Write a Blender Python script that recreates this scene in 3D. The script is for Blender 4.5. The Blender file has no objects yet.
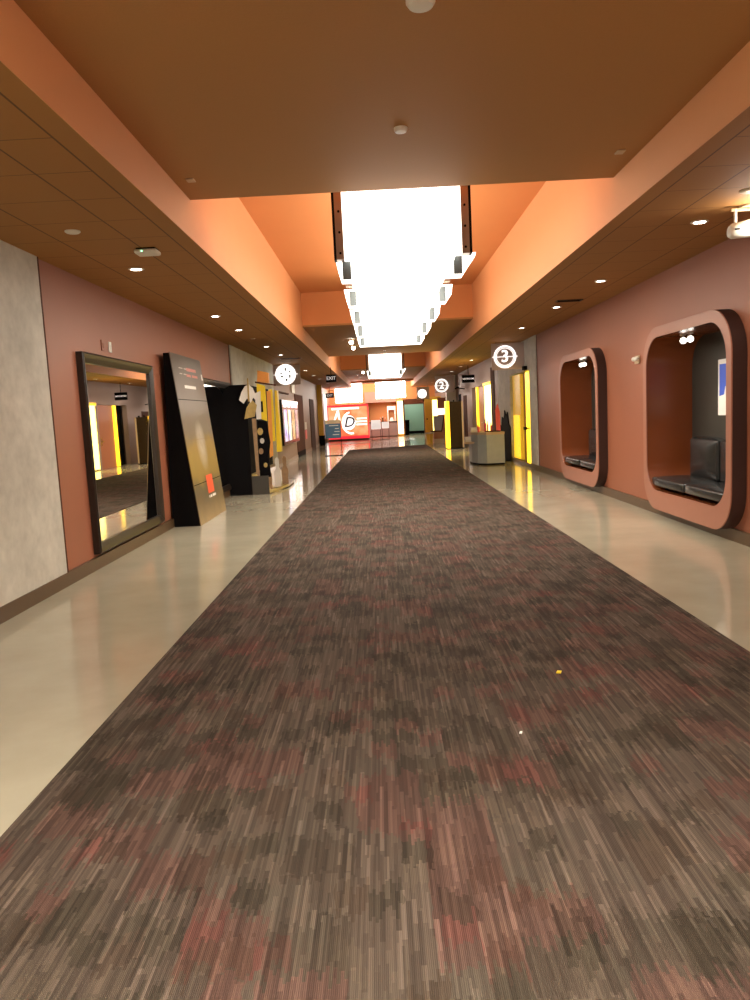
import bpy, bmesh, math, random
from mathutils import Vector, Matrix
random.seed(7)
PI = math.pi
col = bpy.context.scene.collection
sc = bpy.context.scene

# ------------------------------------------------------------------ materials
def nmat(name):
    m = bpy.data.materials.new(name); m.use_nodes = True
    nt = m.node_tree; b = nt.nodes['Principled BSDF']
    return m, nt, b
def N(nt, t, **kw):
    n = nt.nodes.new(t)
    for k, v in kw.items(): setattr(n, k, v)
    return n
def plain(name, c, rough=.5, metal=0, noise=0, scale=20, bump=0, spec=None, coat=0):
    m, nt, b = nmat(name)
    b.inputs['Roughness'].default_value = rough; b.inputs['Metallic'].default_value = metal
    if spec is not None: b.inputs['Specular IOR Level'].default_value = spec
    if coat: b.inputs['Coat Weight'].default_value = coat
    tc = N(nt, 'ShaderNodeTexCoord'); nz = N(nt, 'ShaderNodeTexNoise')
    nz.inputs['Scale'].default_value = scale; nz.inputs['Detail'].default_value = 4
    nt.links.new(tc.outputs['Object'], nz.inputs['Vector'])
    mx = N(nt, 'ShaderNodeMix', data_type='RGBA')
    mx.inputs['A'].default_value = (*[x * (1 - noise) for x in c], 1)
    mx.inputs['B'].default_value = (*[min(1, x * (1 + noise)) for x in c], 1)
    nt.links.new(nz.outputs['Fac'], mx.inputs['Factor'])
    nt.links.new(mx.outputs['Result'], b.inputs['Base Color'])
    if bump:
        bp = N(nt, 'ShaderNodeBump'); bp.inputs['Strength'].default_value = bump; bp.inputs['Distance'].default_value = .01
        nt.links.new(nz.outputs['Fac'], bp.inputs['Height']); nt.links.new(bp.outputs['Normal'], b.inputs['Normal'])
    return m
def glow(name, c, s, base=None):
    m, nt, b = nmat(name)
    b.inputs['Base Color'].default_value = (*(base or c), 1)
    b.inputs['Emission Color'].default_value = (*c, 1); b.inputs['Emission Strength'].default_value = s
    b.inputs['Roughness'].default_value = .4
    return m
def math_node(nt, op, a=None, b=None, c=None):
    n = N(nt, 'ShaderNodeMath', operation=op)
    for i, v in enumerate((a, b, c)):
        if v is None: continue
        if isinstance(v, (int, float)): n.inputs[i].default_value = v
        else: nt.links.new(v, n.inputs[i])
    return n.outputs[0]

M = {}
M['red_wall'] = plain('red_wall', (.32, .113, .058), .48, noise=.05, scale=3, bump=.03)
M['taupe_wall'] = plain('taupe_wall', (.30, .19, .14), .5, noise=.05, scale=3)
M['mauve_wall'] = plain('mauve_wall', (.38, .29, .26), .5, noise=.05, scale=3)
M['orange_paint'] = plain('orange_paint', (.70, .285, .09), .6, noise=.03, scale=2)
M['orange_paint_lit'] = plain('orange_paint_lit', (.79, .375, .155), .6, noise=.03, scale=2)  # same orange paint, lightened to carry the light on the fascias
M['brown_ceiling'] = plain('brown_ceiling', (.42, .205, .060), .7, noise=.05, scale=60, bump=.08)
M['dark_wood'] = plain('dark_wood', (.09, .03, .014), .75, noise=.3, scale=8, spec=.2)
M['brown_base'] = plain('brown_base', (.10, .06, .028), .4, noise=.1, scale=10)
M['black'] = plain('black', (.005, .0045, .005), .7, noise=.1, spec=.05)
M['black_gloss'] = plain('black_gloss', (.012, .01, .011), .18, noise=.1)
M['frame_black'] = plain('frame_black', (.022, .015, .010), .35, noise=.2, scale=30)
M['leather'] = plain('leather', (.022, .023, .023), .24, noise=.2, scale=60, bump=.12)
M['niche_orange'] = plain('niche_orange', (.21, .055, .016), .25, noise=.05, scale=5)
M['niche_front'] = plain('niche_front', (.36, .155, .10), .42, noise=.04, scale=5)
M['charcoal'] = plain('charcoal', (.038, .034, .026), .55, noise=.15, scale=30, bump=.05)
M['steel'] = plain('steel', (.33, .23, .17), .35, metal=.4, noise=.08, scale=15)
M['grey_louvre'] = plain('grey_louvre', (.14, .16, .165), .5, noise=.05)
M['white_plastic'] = plain('white_plastic', (.75, .74, .66), .4, noise=.02)
M['chrome'] = plain('chrome', (.7, .7, .7), .2, metal=1)
M['grey_metal'] = plain('grey_metal', (.38, .43, .42), .4, noise=.12, scale=6)
M['tan'] = plain('tan', (.55, .43, .28), .45, noise=.06)
M['wood_yellow'] = plain('wood_yellow', (.75, .42, .05), .65, noise=.12, scale=12)
M['wood_brown'] = plain('wood_brown', (.38, .15, .05), .4, noise=.15, scale=10)
M['red_paint'] = plain('red_paint', (.75, .03, .05), .3)
M['pink'] = plain('pink', (.85, .12, .16), .35)
M['red_door'] = plain('red_door', (.50, .17, .10), .4, noise=.05)
M['blue_print'] = plain('blue_print', (.07, .16, .28), .4)
M['paper'] = plain('paper', (.85, .83, .78), .6)
M['dark_ink'] = plain('dark_ink', (.07, .07, .13), .5)
M['grey_ink'] = plain('grey_ink', (.30, .31, .33), .5)
M['yellow_print'] = plain('yellow_print', (.90, .66, .03), .35)
M['gold_print'] = plain('gold_print', (.42, .30, .10), .3, noise=.45, scale=9)
M['brown_print'] = plain('brown_print', (.30, .19, .10), .4, noise=.5, scale=11)
M['orange_print'] = plain('orange_print', (.85, .36, .08), .4, noise=.1)
M['fabric_grey'] = plain('fabric_grey', (.42, .38, .37), .7, noise=.06)
M['lobby_tile'] = plain('lobby_tile', (.24, .12, .09), .22, noise=.12, scale=2)
M['green_wall'] = plain('green_wall', (.38, .52, .44), .5, noise=.04)
M['sign_panel'] = plain('sign_panel', (.50, .40, .38), .35, noise=.03)
M['lamp_white'] = glow('lamp_white', (1, .95, .85), 2.9)
M['lamp_box'] = glow('lamp_box', (1, .94, .84), 11)
M['lobby_lamp'] = glow('lobby_lamp', (1, .95, .86), 9)
M['bulb'] = glow('bulb', (1, .93, .82), 30)
M['bulb_soft'] = glow('bulb_soft', (1, .93, .82), 6)
M['yellow_light'] = glow('yellow_light', (1, .60, .02), 2.6)
M['yellow_hot'] = glow('yellow_hot', (1, .80, .20), 4.5)
M['yellow_dim'] = glow('yellow_dim', (1, .62, .02), 1.0)
M['yellow_faint'] = glow('yellow_faint', (1, .58, .02), .3, (.7, .4, .05))
M['white_lit'] = glow('white_lit', (1, .93, .85), 1.5)
M['red_lit'] = glow('red_lit', (1, .03, .05), .9)
M['green_led'] = glow('green_led', (.3, 1, .6), 5)
M['exit_lit'] = glow('exit_lit', (.75, .7, .68), .6)
M['sky_blue'] = glow('sky_blue', (.05, .10, .45), .35)

def concrete():
    m, nt, b = nmat('concrete_panel')
    tc = N(nt, 'ShaderNodeTexCoord')
    n1 = N(nt, 'ShaderNodeTexNoise'); n1.inputs['Scale'].default_value = 1.6; n1.inputs['Detail'].default_value = 8; n1.inputs['Roughness'].default_value = .65
    n2 = N(nt, 'ShaderNodeTexNoise'); n2.inputs['Scale'].default_value = 9; n2.inputs['Detail'].default_value = 6
    for n in (n1, n2): nt.links.new(tc.outputs['Object'], n.inputs['Vector'])
    r = N(nt, 'ShaderNodeValToRGB'); e = r.color_ramp.elements
    e[0].position = .30; e[0].color = (.40, .395, .34, 1); e[1].position = .68; e[1].color = (.66, .65, .57, 1)
    f = math_node(nt, 'MULTIPLY_ADD', n2.outputs['Fac'], .35, math_node(nt, 'MULTIPLY', n1.outputs['Fac'], .65))
    nt.links.new(f, r.inputs['Fac']); nt.links.new(r.outputs['Color'], b.inputs['Base Color'])
    b.inputs['Roughness'].default_value = .6
    return m
M['concrete'] = concrete()

def floor_mat():
    m, nt, b = nmat('polished_concrete_floor')
    tc = N(nt, 'ShaderNodeTexCoord')
    n1 = N(nt, 'ShaderNodeTexNoise'); n1.inputs['Scale'].default_value = 1.1; n1.inputs['Detail'].default_value = 9; n1.inputs['Roughness'].default_value = .6
    nt.links.new(tc.outputs['Object'], n1.inputs['Vector'])
    r = N(nt, 'ShaderNodeValToRGB'); e = r.color_ramp.elements
    e[0].position = .3; e[0].color = (.40, .375, .275, 1); e[1].position = .75; e[1].color = (.50, .475, .36, 1)
    nt.links.new(n1.outputs['Fac'], r.inputs['Fac']); nt.links.new(r.outputs['Color'], b.inputs['Base Color'])
    rr = math_node(nt, 'MULTIPLY_ADD', n1.outputs['Fac'], .08, .07)
    nt.links.new(rr, b.inputs['Roughness'])
    b.inputs['Specular IOR Level'].default_value = .7
    n3 = N(nt, 'ShaderNodeTexNoise'); n3.inputs['Scale'].default_value = 2.5
    nt.links.new(tc.outputs['Object'], n3.inputs['Vector'])
    bp = N(nt, 'ShaderNodeBump'); bp.inputs['Strength'].default_value = .06; bp.inputs['Distance'].default_value = .02
    nt.links.new(n3.outputs['Fac'], bp.inputs['Height']); nt.links.new(bp.outputs['Normal'], b.inputs['Normal'])
    return m
M['floor'] = floor_mat()

def carpet_mat():
    m, nt, b = nmat('streaked_carpet')
    tc = N(nt, 'ShaderNodeTexCoord'); sp = N(nt, 'ShaderNodeSeparateXYZ')
    nt.links.new(tc.outputs['Object'], sp.inputs[0])
    X, Y = sp.outputs['X'], sp.outputs['Y']
    fw_ = N(nt, 'ShaderNodeTexWhiteNoise', noise_dimensions='2D')
    cbj = N(nt, 'ShaderNodeCombineXYZ'); nt.links.new(math_node(nt, 'FLOOR', math_node(nt, 'DIVIDE', X, .011)), cbj.inputs[0])
    nt.links.new(math_node(nt, 'FLOOR', math_node(nt, 'DIVIDE', Y, .31)), cbj.inputs[1]); nt.links.new(cbj.outputs[0], fw_.inputs['Vector'])
    YJ = math_node(nt, 'ADD', Y, math_node(nt, 'MULTIPLY', fw_.outputs['Value'], .10))
    wob = N(nt, 'ShaderNodeTexNoise'); wob.inputs['Scale'].default_value = 9; nt.links.new(tc.outputs['Object'], wob.inputs['Vector'])
    XJ = math_node(nt, 'ADD', X, math_node(nt, 'MULTIPLY', wob.outputs['Fac'], .05))
    def cells(wx, wy, seed, X=X, Y=Y):
        cx = math_node(nt, 'FLOOR', math_node(nt, 'DIVIDE', math_node(nt, 'ADD', X, seed), wx))
        w = N(nt, 'ShaderNodeTexWhiteNoise', noise_dimensions='1D'); nt.links.new(cx, w.inputs['W'])
        cy = math_node(nt, 'FLOOR', math_node(nt, 'ADD', math_node(nt, 'DIVIDE', Y, wy), math_node(nt, 'MULTIPLY', w.outputs['Value'], 7.3)))
        cb = N(nt, 'ShaderNodeCombineXYZ'); nt.links.new(cx, cb.inputs[0]); nt.links.new(cy, cb.inputs[1]); cb.inputs[2].default_value = seed
        w2 = N(nt, 'ShaderNodeTexWhiteNoise', noise_dimensions='3D'); nt.links.new(cb.outputs[0], w2.inputs['Vector'])
        return w2.outputs['Value']
    a = cells(.017, .24, 3.1)      # long thin streaks
    a2 = cells(.008, .4, 8.2)
    bpat = cells(.115, .14, 11.7, XJ, YJ)   # darker and rosier rectangles
    cpat = cells(.26, .24, 17.3, XJ, YJ)
    # streak brightness
    r1 = N(nt, 'ShaderNodeValToRGB'); r1.color_ramp.interpolation = 'LINEAR'
    e = r1.color_ramp.elements
    e[0].position = 0; e[0].color = (.046, .034, .026, 1); e[1].position = 1; e[1].color = (.155, .118, .092, 1)
    k = e.new(.35); k.color = (.068, .050, .038, 1)
    k = e.new(.72); k.color = (.098, .074, .056, 1)
    mixs = math_node(nt, 'MULTIPLY_ADD', a2, .4, math_node(nt, 'MULTIPLY', a, .6))
    nt.links.new(mixs, r1.inputs['Fac'])
    # block tint
    r2 = N(nt, 'ShaderNodeValToRGB'); r2.color_ramp.interpolation = 'CONSTANT'
    e = r2.color_ramp.elements
    e[0].position = 0; e[0].color = (.60, .63, .58, 1); e[1].position = .15; e[1].color = (1, 1, 1, 1)
    for p, c in ((.56, (1.15, .80, .82, 1)), (.68, (.95, 1.0, 1.0, 1)), (.82, (.80, .74, .68, 1)), (.93, (1.15, 1.17, 1.12, 1))):
        k = e.new(p); k.color = c
    nt.links.new(bpat, r2.inputs['Fac'])
    r3 = N(nt, 'ShaderNodeValToRGB'); r3.color_ramp.interpolation = 'CONSTANT'
    e = r3.color_ramp.elements
    e[0].position = 0; e[0].color = (.70, .70, .66, 1); e[1].position = .22; e[1].color = (1, 1, 1, 1)
    for p, c in ((.60, (1.14, .82, .84, 1)), (.78, (1.0, 1.02, 1.0, 1))):
        k = e.new(p); k.color = c
    nt.links.new(cpat, r3.inputs['Fac'])
    m1 = N(nt, 'ShaderNodeMix', data_type='RGBA', blend_type='MULTIPLY'); m1.inputs['Factor'].default_value = .8
    nt.links.new(r1.outputs['Color'], m1.inputs['A']); nt.links.new(r2.outputs['Color'], m1.inputs['B'])
    m2 = N(nt, 'ShaderNodeMix', data_type='RGBA', blend_type='MULTIPLY'); m2.inputs['Factor'].default_value = .8
    nt.links.new(m1.outputs['Result'], m2.inputs['A']); nt.links.new(r3.outputs['Color'], m2.inputs['B'])
    nt.links.new(m2.outputs['Result'], b.inputs['Base Color'])
    b.inputs['Roughness'].default_value = .9; b.inputs['Specular IOR Level'].default_value = .15
    # pile ribs
    w = N(nt, 'ShaderNodeTexWave', wave_type='BANDS', bands_direction='X'); w.inputs['Scale'].default_value = 55; w.inputs['Distortion'].default_value = .6
    nt.links.new(tc.outputs['Object'], w.inputs['Vector'])
    bp = N(nt, 'ShaderNodeBump'); bp.inputs['Strength'].default_value = .35; bp.inputs['Distance'].default_value = .004
    nt.links.new(w.outputs['Fac'], bp.inputs['Height']); nt.links.new(bp.outputs['Normal'], b.inputs['Normal'])
    return m
M['carpet'] = carpet_mat()

def tile_mat(name, c, xs):
    m, nt, b = nmat(name)
    tc = N(nt, 'ShaderNodeTexCoord'); sp = N(nt, 'ShaderNodeSeparateXYZ'); nt.links.new(tc.outputs['Object'], sp.inputs[0])
    X, Y = sp.outputs['X'], sp.outputs['Y']
    mask = None
    for x in xs:
        d = math_node(nt, 'LESS_THAN', math_node(nt, 'ABSOLUTE', math_node(nt, 'SUBTRACT', X, x)), .007)
        mask = d if mask is None else math_node(nt, 'MAXIMUM', mask, d)
    fy = math_node(nt, 'FRACT', math_node(nt, 'DIVIDE', math_node(nt, 'SUBTRACT', Y, 5.22), .615))
    ly = math_node(nt, 'LESS_THAN', fy, .016)
    lo, hi = min(xs), max(xs)
    inside = math_node(nt, 'MULTIPLY', math_node(nt, 'GREATER_THAN', X, lo if lo > 0 else -9), math_node(nt, 'LESS_THAN', X, 9 if lo > 0 else hi))
    mask = math_node(nt, 'MAXIMUM', mask, math_node(nt, 'MULTIPLY', ly, math_node(nt, 'MULTIPLY', inside, .9)))
    nz = N(nt, 'ShaderNodeTexNoise'); nz.inputs['Scale'].default_value = 90; nt.links.new(tc.outputs['Object'], nz.inputs['Vector'])
    mx = N(nt, 'ShaderNodeMix', data_type='RGBA'); mx.inputs['A'].default_value = (*c, 1); mx.inputs['B'].default_value = (*[v * .35 for v in c], 1)
    nt.links.new(mask, mx.inputs['Factor']); nt.links.new(mx.outputs['Result'], b.inputs['Base Color'])
    bp = N(nt, 'ShaderNodeBump'); bp.inputs['Strength'].default_value = .15; bp.inputs['Distance'].default_value = .005
    nt.links.new(nz.outputs['Fac'], bp.inputs['Height']); nt.links.new(bp.outputs['Normal'], b.inputs['Normal'])
    b.inputs['Roughness'].default_value = .75
    return m
M['tile_left'] = tile_mat('ceiling_tile_left', (.36, .165, .036), [-1.82, -2.2, -2.81])
M['tile_right'] = tile_mat('ceiling_tile_right', (.36, .165, .045), [2.43, 2.85, 3.46])

def mirror_mat():
    m, nt, b = nmat('mirror_glass'); b.inputs['Base Color'].default_value = (.86, .85, .82, 1)
    b.inputs['Metallic'].default_value = 1; b.inputs['Roughness'].default_value = .01
    return m
M['mirror'] = mirror_mat()

def board_print():
    # printed film poster: grey sky over a gold hillside with a pale blurred figure
    m, nt, b = nmat('poster_print')
    tc = N(nt, 'ShaderNodeTexCoord'); sp = N(nt, 'ShaderNodeSeparateXYZ'); nt.links.new(tc.outputs['Object'], sp.inputs[0])
    nz = N(nt, 'ShaderNodeTexNoise'); nz.inputs['Scale'].default_value = 2.2; nz.inputs['Detail'].default_value = 7; nt.links.new(tc.outputs['Object'], nz.inputs['Vector'])
    t = math_node(nt, 'ADD', math_node(nt, 'DIVIDE', sp.outputs['Z'], 2.7), math_node(nt, 'MULTIPLY', math_node(nt, 'SUBTRACT', nz.outputs['Fac'], .5), .22))
    r = N(nt, 'ShaderNodeValToRGB'); e = r.color_ramp.elements
    e[0].position = 0; e[0].color = (.28, .19, .09, 1); e[1].position = 1; e[1].color = (.10, .08, .06, 1)
    for p, c in ((.12, (.14, .10, .055, 1)), (.2, (.10, .085, .06, 1)), (.27, (.26, .17, .05, 1)), (.45, (.30, .20, .06, 1)), (.52, (.17, .14, .10, 1)), (.72, (.15, .125, .10, 1)), (.85, (.13, .11, .085, 1))):
        k = e.new(p); k.color = c
    nt.links.new(t, r.inputs['Fac'])
    # figure
    g = N(nt, 'ShaderNodeTexNoise'); g.inputs['Scale'].default_value = 6; g.inputs['Detail'].default_value = 6; nt.links.new(tc.outputs['Object'], g.inputs['Vector'])
    dy = math_node(nt, 'DIVIDE', math_node(nt, 'SUBTRACT', sp.outputs['Y'], .98), .34)
    dz = math_node(nt, 'DIVIDE', math_node(nt, 'SUBTRACT', sp.outputs['Z'], 1.22), .42)
    d = math_node(nt, 'ADD', math_node(nt, 'MULTIPLY', dy, dy), math_node(nt, 'MULTIPLY', dz, dz))
    s = N(nt, 'ShaderNodeMapRange'); s.inputs['From Min'].default_value = 1.1; s.inputs['From Max'].default_value = .1; nt.links.new(d, s.inputs['Value'])
    f = math_node(nt, 'MULTIPLY', s.outputs[0], math_node(nt, 'MULTIPLY', g.outputs['Fac'], 1.1))
    mx = N(nt, 'ShaderNodeMix', data_type='RGBA'); mx.inputs['B'].default_value = (.55, .50, .42, 1)
    nt.links.new(f, mx.inputs['Factor']); nt.links.new(r.outputs['Color'], mx.inputs['A'])
    nt.links.new(mx.outputs['Result'], b.inputs['Base Color'])
    b.inputs['Roughness'].default_value = .28
    return m
M['poster_print'] = board_print()

def screen_mat(name, cols, scale, strength, seed):
    m, nt, b = nmat(name)
    tc = N(nt, 'ShaderNodeTexCoord'); mp = N(nt, 'ShaderNodeMapping'); mp.inputs['Location'].default_value = (seed, seed * 1.7, seed * .3)
    nz = N(nt, 'ShaderNodeTexNoise'); nz.inputs['Scale'].default_value = scale; nz.inputs['Detail'].default_value = 3
    nt.links.new(tc.outputs['Object'], mp.inputs[0]); nt.links.new(mp.outputs[0], nz.inputs['Vector'])
    r = N(nt, 'ShaderNodeValToRGB'); e = r.color_ramp.elements
    e[0].position = .32; e[0].color = (*cols[0], 1); e[1].position = .68; e[1].color = (*cols[-1], 1)
    for i, c in enumerate(cols[1:-1]):
        k = e.new(.32 + .36 * (i + 1) / (len(cols) - 1)); k.color = (*c, 1)
    nt.links.new(nz.outputs['Fac'], r.inputs['Fac']); nt.links.new(r.outputs['Color'], b.inputs['Emission Color'])
    b.inputs['Emission Strength'].default_value = strength; b.inputs['Base Color'].default_value = (.02, .02, .02, 1)
    b.inputs['Roughness'].default_value = .2
    return m
M['red_screen'] = screen_mat('red_screen', [(1, .10, .05), (1, .22, .08), (1, .42, .16), (1, .55, .28)], 1.3, .95, 2)
M['screen_a'] = screen_mat('lit_poster_white', [(1, .97, .98), (.75, .65, 1), (.25, .12, .6)], 2.2, .95, 3)
M['screen_b'] = screen_mat('lit_poster_yellow', [(1, .85, .35), (1, .95, .85), (.5, .45, .95)], 2.2, .95, 9)
M['screen_c'] = screen_mat('lit_poster_orange', [(.9, .6, .3), (.9, .45, .1), (.18, .05, .12)], 2.5, .7, 14)
M['screen_d'] = screen_mat('lit_poster_purple', [(.55, .2, .45), (.85, .5, .5), (.3, .05, .1)], 2.5, .6, 21)

# ------------------------------------------------------------------ mesh helpers
class MB:
    def __init__(s): s.bm = bmesh.new()
    def box(s, x0, x1, y0, y1, z0, z1, bev=0):
        g = bmesh.ops.create_cube(s.bm, size=1)
        vs = g['verts']
        for v in vs:
            v.co = Vector(((x0 + x1) / 2 + v.co.x * (x1 - x0), (y0 + y1) / 2 + v.co.y * (y1 - y0), (z0 + z1) / 2 + v.co.z * (z1 - z0)))
        if bev:
            ed = {e for v in vs for e in v.link_edges}
            bmesh.ops.bevel(s.bm, geom=list(ed), offset=bev, segments=3, profile=.5, affect='EDGES')
        return s
    def cyl(s, p0, p1, r0, r1=None, seg=24, caps=True):
        r1 = r0 if r1 is None else r1
        p0, p1 = Vector(p0), Vector(p1); d = p1 - p0
        mt = Matrix.Translation((p0 + p1) / 2) @ d.to_track_quat('Z', 'Y').to_matrix().to_4x4()
        bmesh.ops.create_cone(s.bm, cap_ends=caps, segments=seg, radius1=r0, radius2=r1, depth=d.length, matrix=mt)
        return s
    def sphere(s, c, r, sc_=(1, 1, 1), seg=20):
        bmesh.ops.create_uvsphere(s.bm, u_segments=seg, v_segments=seg // 2, radius=r, matrix=Matrix.Translation(c) @ Matrix.Diagonal((*sc_, 1)))
        return s
    def prism(s, pts, vec):
        # polygon pts (3D, planar) extruded along vec
        a = [s.bm.verts.new(p) for p in pts]; b = [s.bm.verts.new(Vector(p) + Vector(vec)) for p in pts]
        n = len(pts)
        s.bm.faces.new(a); s.bm.faces.new(b[::-1])
        for i in range(n): s.bm.faces.new((a[i], b[i], b[(i + 1) % n], a[(i + 1) % n]))
        return s
    def loft(s, loops, cap0=False, cap1=False):
        L = [[s.bm.verts.new(p) for p in lp] for lp in loops]
        n = len(L[0])
        for a, b in zip(L, L[1:]):
            for i in range(n): s.bm.faces.new((a[i], a[(i + 1) % n], b[(i + 1) % n], b[i]))
        if cap0: s.bm.faces.new(L[0])
        if cap1: s.bm.faces.new(L[-1][::-1])
        return s
    def quad(s, *p):
        s.bm.faces.new([s.bm.verts.new(q) for q in p]); return s
    def build(s, name, mat, parent=None, smooth=False, loc=None):
        bmesh.ops.recalc_face_normals(s.bm, faces=s.bm.faces[:])
        if loc is not None: bmesh.ops.translate(s.bm, vec=-Vector(loc), verts=s.bm.verts[:])
        me = bpy.data.meshes.new(name); s.bm.to_mesh(me); s.bm.free()
        me.materials.append(mat)
        o = bpy.data.objects.new(name, me); col.objects.link(o)
        if smooth:
            me.shade_smooth()
            try: me.set_sharp_from_angle(angle=math.radians(40))
            except Exception: pass
        if parent is not None: o.parent = parent
        if loc is not None: o.location = loc
        return o
def bx(*a, bev=0): return MB().box(*a, bev=bev)
def thing(name, label, cat, loc=(0, 0, 0), group=None):
    o = bpy.data.objects.new(name, None); col.objects.link(o); o.location = loc; o.empty_display_size = .1
    return tag(o, label, cat, group)
def tag(o, label, cat, group=None):
    o['label'] = label; o['category'] = cat
    if group: o['group'] = group
    return o
def struct(o):
    o['kind'] = 'structure'; return o
def plabel(o, s): o['label'] = s; return o
def copy_tree(o, parent=None):
    c = o.copy(); col.objects.link(c); c.parent = parent
    if parent is not None: c.matrix_parent_inverse = o.matrix_parent_inverse.copy()
    for ch in [q for q in bpy.data.objects if q.parent == o]: copy_tree(ch, c)
    return c
def text_obj(name, body, size, mat, parent, loc, rot, depth=.004, extra=0, shear=0, sx=1):
    cu = bpy.data.curves.new(name, 'FONT'); cu.body = body; cu.size = size; cu.extrude = depth
    cu.align_x = 'CENTER'; cu.align_y = 'CENTER'; cu.offset = extra; cu.shear = shear; cu.resolution_u = 3
    t = bpy.data.objects.new(name, cu); col.objects.link(t)
    dg = bpy.context.evaluated_depsgraph_get(); me = bpy.data.meshes.new_from_object(t.evaluated_get(dg))
    bpy.data.objects.remove(t); bpy.data.curves.remove(cu)
    me.materials.clear(); me.materials.append(mat)
    for v in me.vertices: v.co.x *= sx
    o = bpy.data.objects.new(name, me); col.objects.link(o); o.parent = parent; o.location = loc; o.rotation_euler = rot
    return o
def rrect(y0, y1, z0, z1, r, x, n=10, rb=None):
    rb = r if rb is None else rb
    pts = []
    for cy, cz, a0, rr in ((y1 - r, z1 - r, 0, r), (y0 + r, z1 - r, 90, r), (y0 + rb, z0 + rb, 180, rb), (y1 - rb, z0 + rb, 270, rb)):
        for i in range(n + 1):
            a = math.radians(a0 + 90 * i / n); pts.append((x, cy + rr * math.cos(a), cz + rr * math.sin(a)))
    return pts

XL, XR, H, H2, H3 = -3.30, 3.89, 3.29, 3.65, 4.42
SL, SR = -1.65, 2.27
YB, YE = -9.0, 52.0

# ------------------------------------------------------------------ setting
struct(bx(XL - .3, XR + 1.2, YB - .2, 58, -.2, 0).build('floor', M['floor']))
# carpet runner
car = MB().prism([(-1.64, YB, .0), (2.26, YB, .0), (2.20, 36.2, .0), (-1.42, 34.4, .0)], (0, 0, .008)).build('carpet_runner', M['carpet'])
tag(car, 'long dark brown streaked carpet runner down the middle of the corridor', 'carpet')
# brown tile field in the lobby
lf = MB()
lf.prism([(-3.3, 41.5, 0), (1.2, 41.5, 0), (2.0, 43.6, 0), (2.1, 46, 0), (1.5, 49, 0), (.8, 51.0, 0), (-3.3, 51.9, 0)], (0, 0, .004))
struct(lf.build('floor', M['lobby_tile']))

# left wall sections
T = .2
struct(bx(XL - T, XL + .03, YB, 7.60, 0, H).build('wall_left', M['concrete']))
struct(bx(XL - T, XL + .034, 7.60, 7.625, .13, H).build('trim_1', M['dark_wood']))
struct(bx(XL - T, XL, 7.625, 17.2, 0, H).build('wall_left', M['red_wall']))
struct(bx(XL - T, XL + .01, 17.2, 17.23, .13, H).build('trim_2', M['dark_wood']))
struct(bx(XL - T, XL + .04, 17.23, 24.0, 0, H).build('wall_left', M['concrete']))
struct(bx(XL - T, XL, 24.0, YE, 0, H).build('wall_left', M['taupe_wall']))
# right wall; openings behind the two seating niches
NI = [(8.05, 10.72), (12.95, 15.70)]
IY, IZ0, IZ1 = .12, .37, 2.42
def niche_inner(y0, y1): return y0 + IY - .025, y1 - IY + .025
segs = []; cur = YB
wr = MB()
for (a, b) in NI:
    i0, i1 = niche_inner(a, b)
    wr.box(XR, XR + T, cur, i0, 0, H); wr.box(XR, XR + T, i0, i1, 0, IZ0 - .025); wr.box(XR, XR + T, i0, i1, IZ1 + .025, H); cur = i1
    c = .22
    for (yy, sy) in ((i0, 1), (i1, -1)):
        for (zz, sz) in ((IZ0 - .025, 1), (IZ1 + .025, -1)):
            struct(MB().prism([(XR, yy, zz), (XR, yy + sy * c, zz), (XR, yy, zz + sz * c)], (.02, 0, 0)).build('wall_right', M['red_wall']))
wr.box(XR, XR + T, cur, 18.55, 0, H)
struct(wr.build('wall_right', M['red_wall']))
struct(bx(XR - .006, XR + T, 18.55, 18.58, .13, H).build('trim_3', M['dark_wood']))
# grey pilasters and portal around the first auditorium entrance
w = MB(); w.box(XR - .03, XR + T, 18.58, 19.42, 0, H); w.box(XR - .03, XR + T, 19.42, 22.25, 2.50, H); w.box(XR - .03, XR + T, 22.25, 24.4, 0, H)
struct(w.build('wall_right', M['concrete']))
w = MB(); w.box(XR, XR + T, 24.4, 26.1, 0, H); w.box(XR, XR + T, 26.1, 32.4, 2.44, H); w.box(XR, XR + T, 32.4, 44, 0, H)
w.box(XR, XR + T, 31.5, 32.4, 0, 2.44)
struct(w.build('wall_right', M['mauve_wall']))
struct(bx(XR, XR + T, 44, YE, 0, H).build('wall_right', M['taupe_wall']))
# wall closing the recess behind the portals
struct(bx(XR + .55, XR + .7, 19.2, 32.6, 0, H).build('wall_right', M['taupe_wall']))
struct(bx(XL - T, XR + T, YB - T, YB, 0, H2).build('wall_back', M['red_wall']))

# end wall with doorway, counter recess and header
w = MB(); w.box(XL, -.70, YE, YE + .2, 0, H2); w.box(-.70, 1.25, YE, YE + .2, 2.35, H2); w.box(1.25, 1.70, YE, YE + .2, 0, H2)
w.box(1.70, 3.15, YE, YE + .2, 2.42, H2)
struct(w.build('wall_end', M['orange_paint']))
struct(bx(3.15, XR, YE - .1, YE + .2, 0, 2.5).build('wall_end', M['wood_yellow']))
struct(bx(3.15, XR, YE, YE + .2, 2.5, H2).build('wall_end', M['orange_paint']))
struct(bx(-.9, 1.25, YE - .25, YE, 2.33, 3.05).build('trim_4', M['taupe_wall']))
struct(bx(-.9, 1.4, YE + 1.0, YE + 1.2, 0, 2.6).build('wall_end', M['orange_paint']))
struct(bx(1.3, 3.6, YE + 4.0, YE + 4.2, 0, 2.9).build('wall_end', M['green_wall']))
w = MB(); w.box(1.45, 1.6, YE + .2, YE + 4, 0, 2.9); w.box(3.3, 3.45, YE + .2, YE + 4, 0, 2.9)
struct(w.build('wall_end', M['green_wall']))
struct(bx(1.3, 3.6, YE + .2, YE + 4.2, 2.5, 2.6).build('ceiling', M['brown_ceiling']))
struct(bx(1.6, 3.3, YE + 3.94, YE + 4, 0, .18).build('baseboard_end', M['black']))
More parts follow.
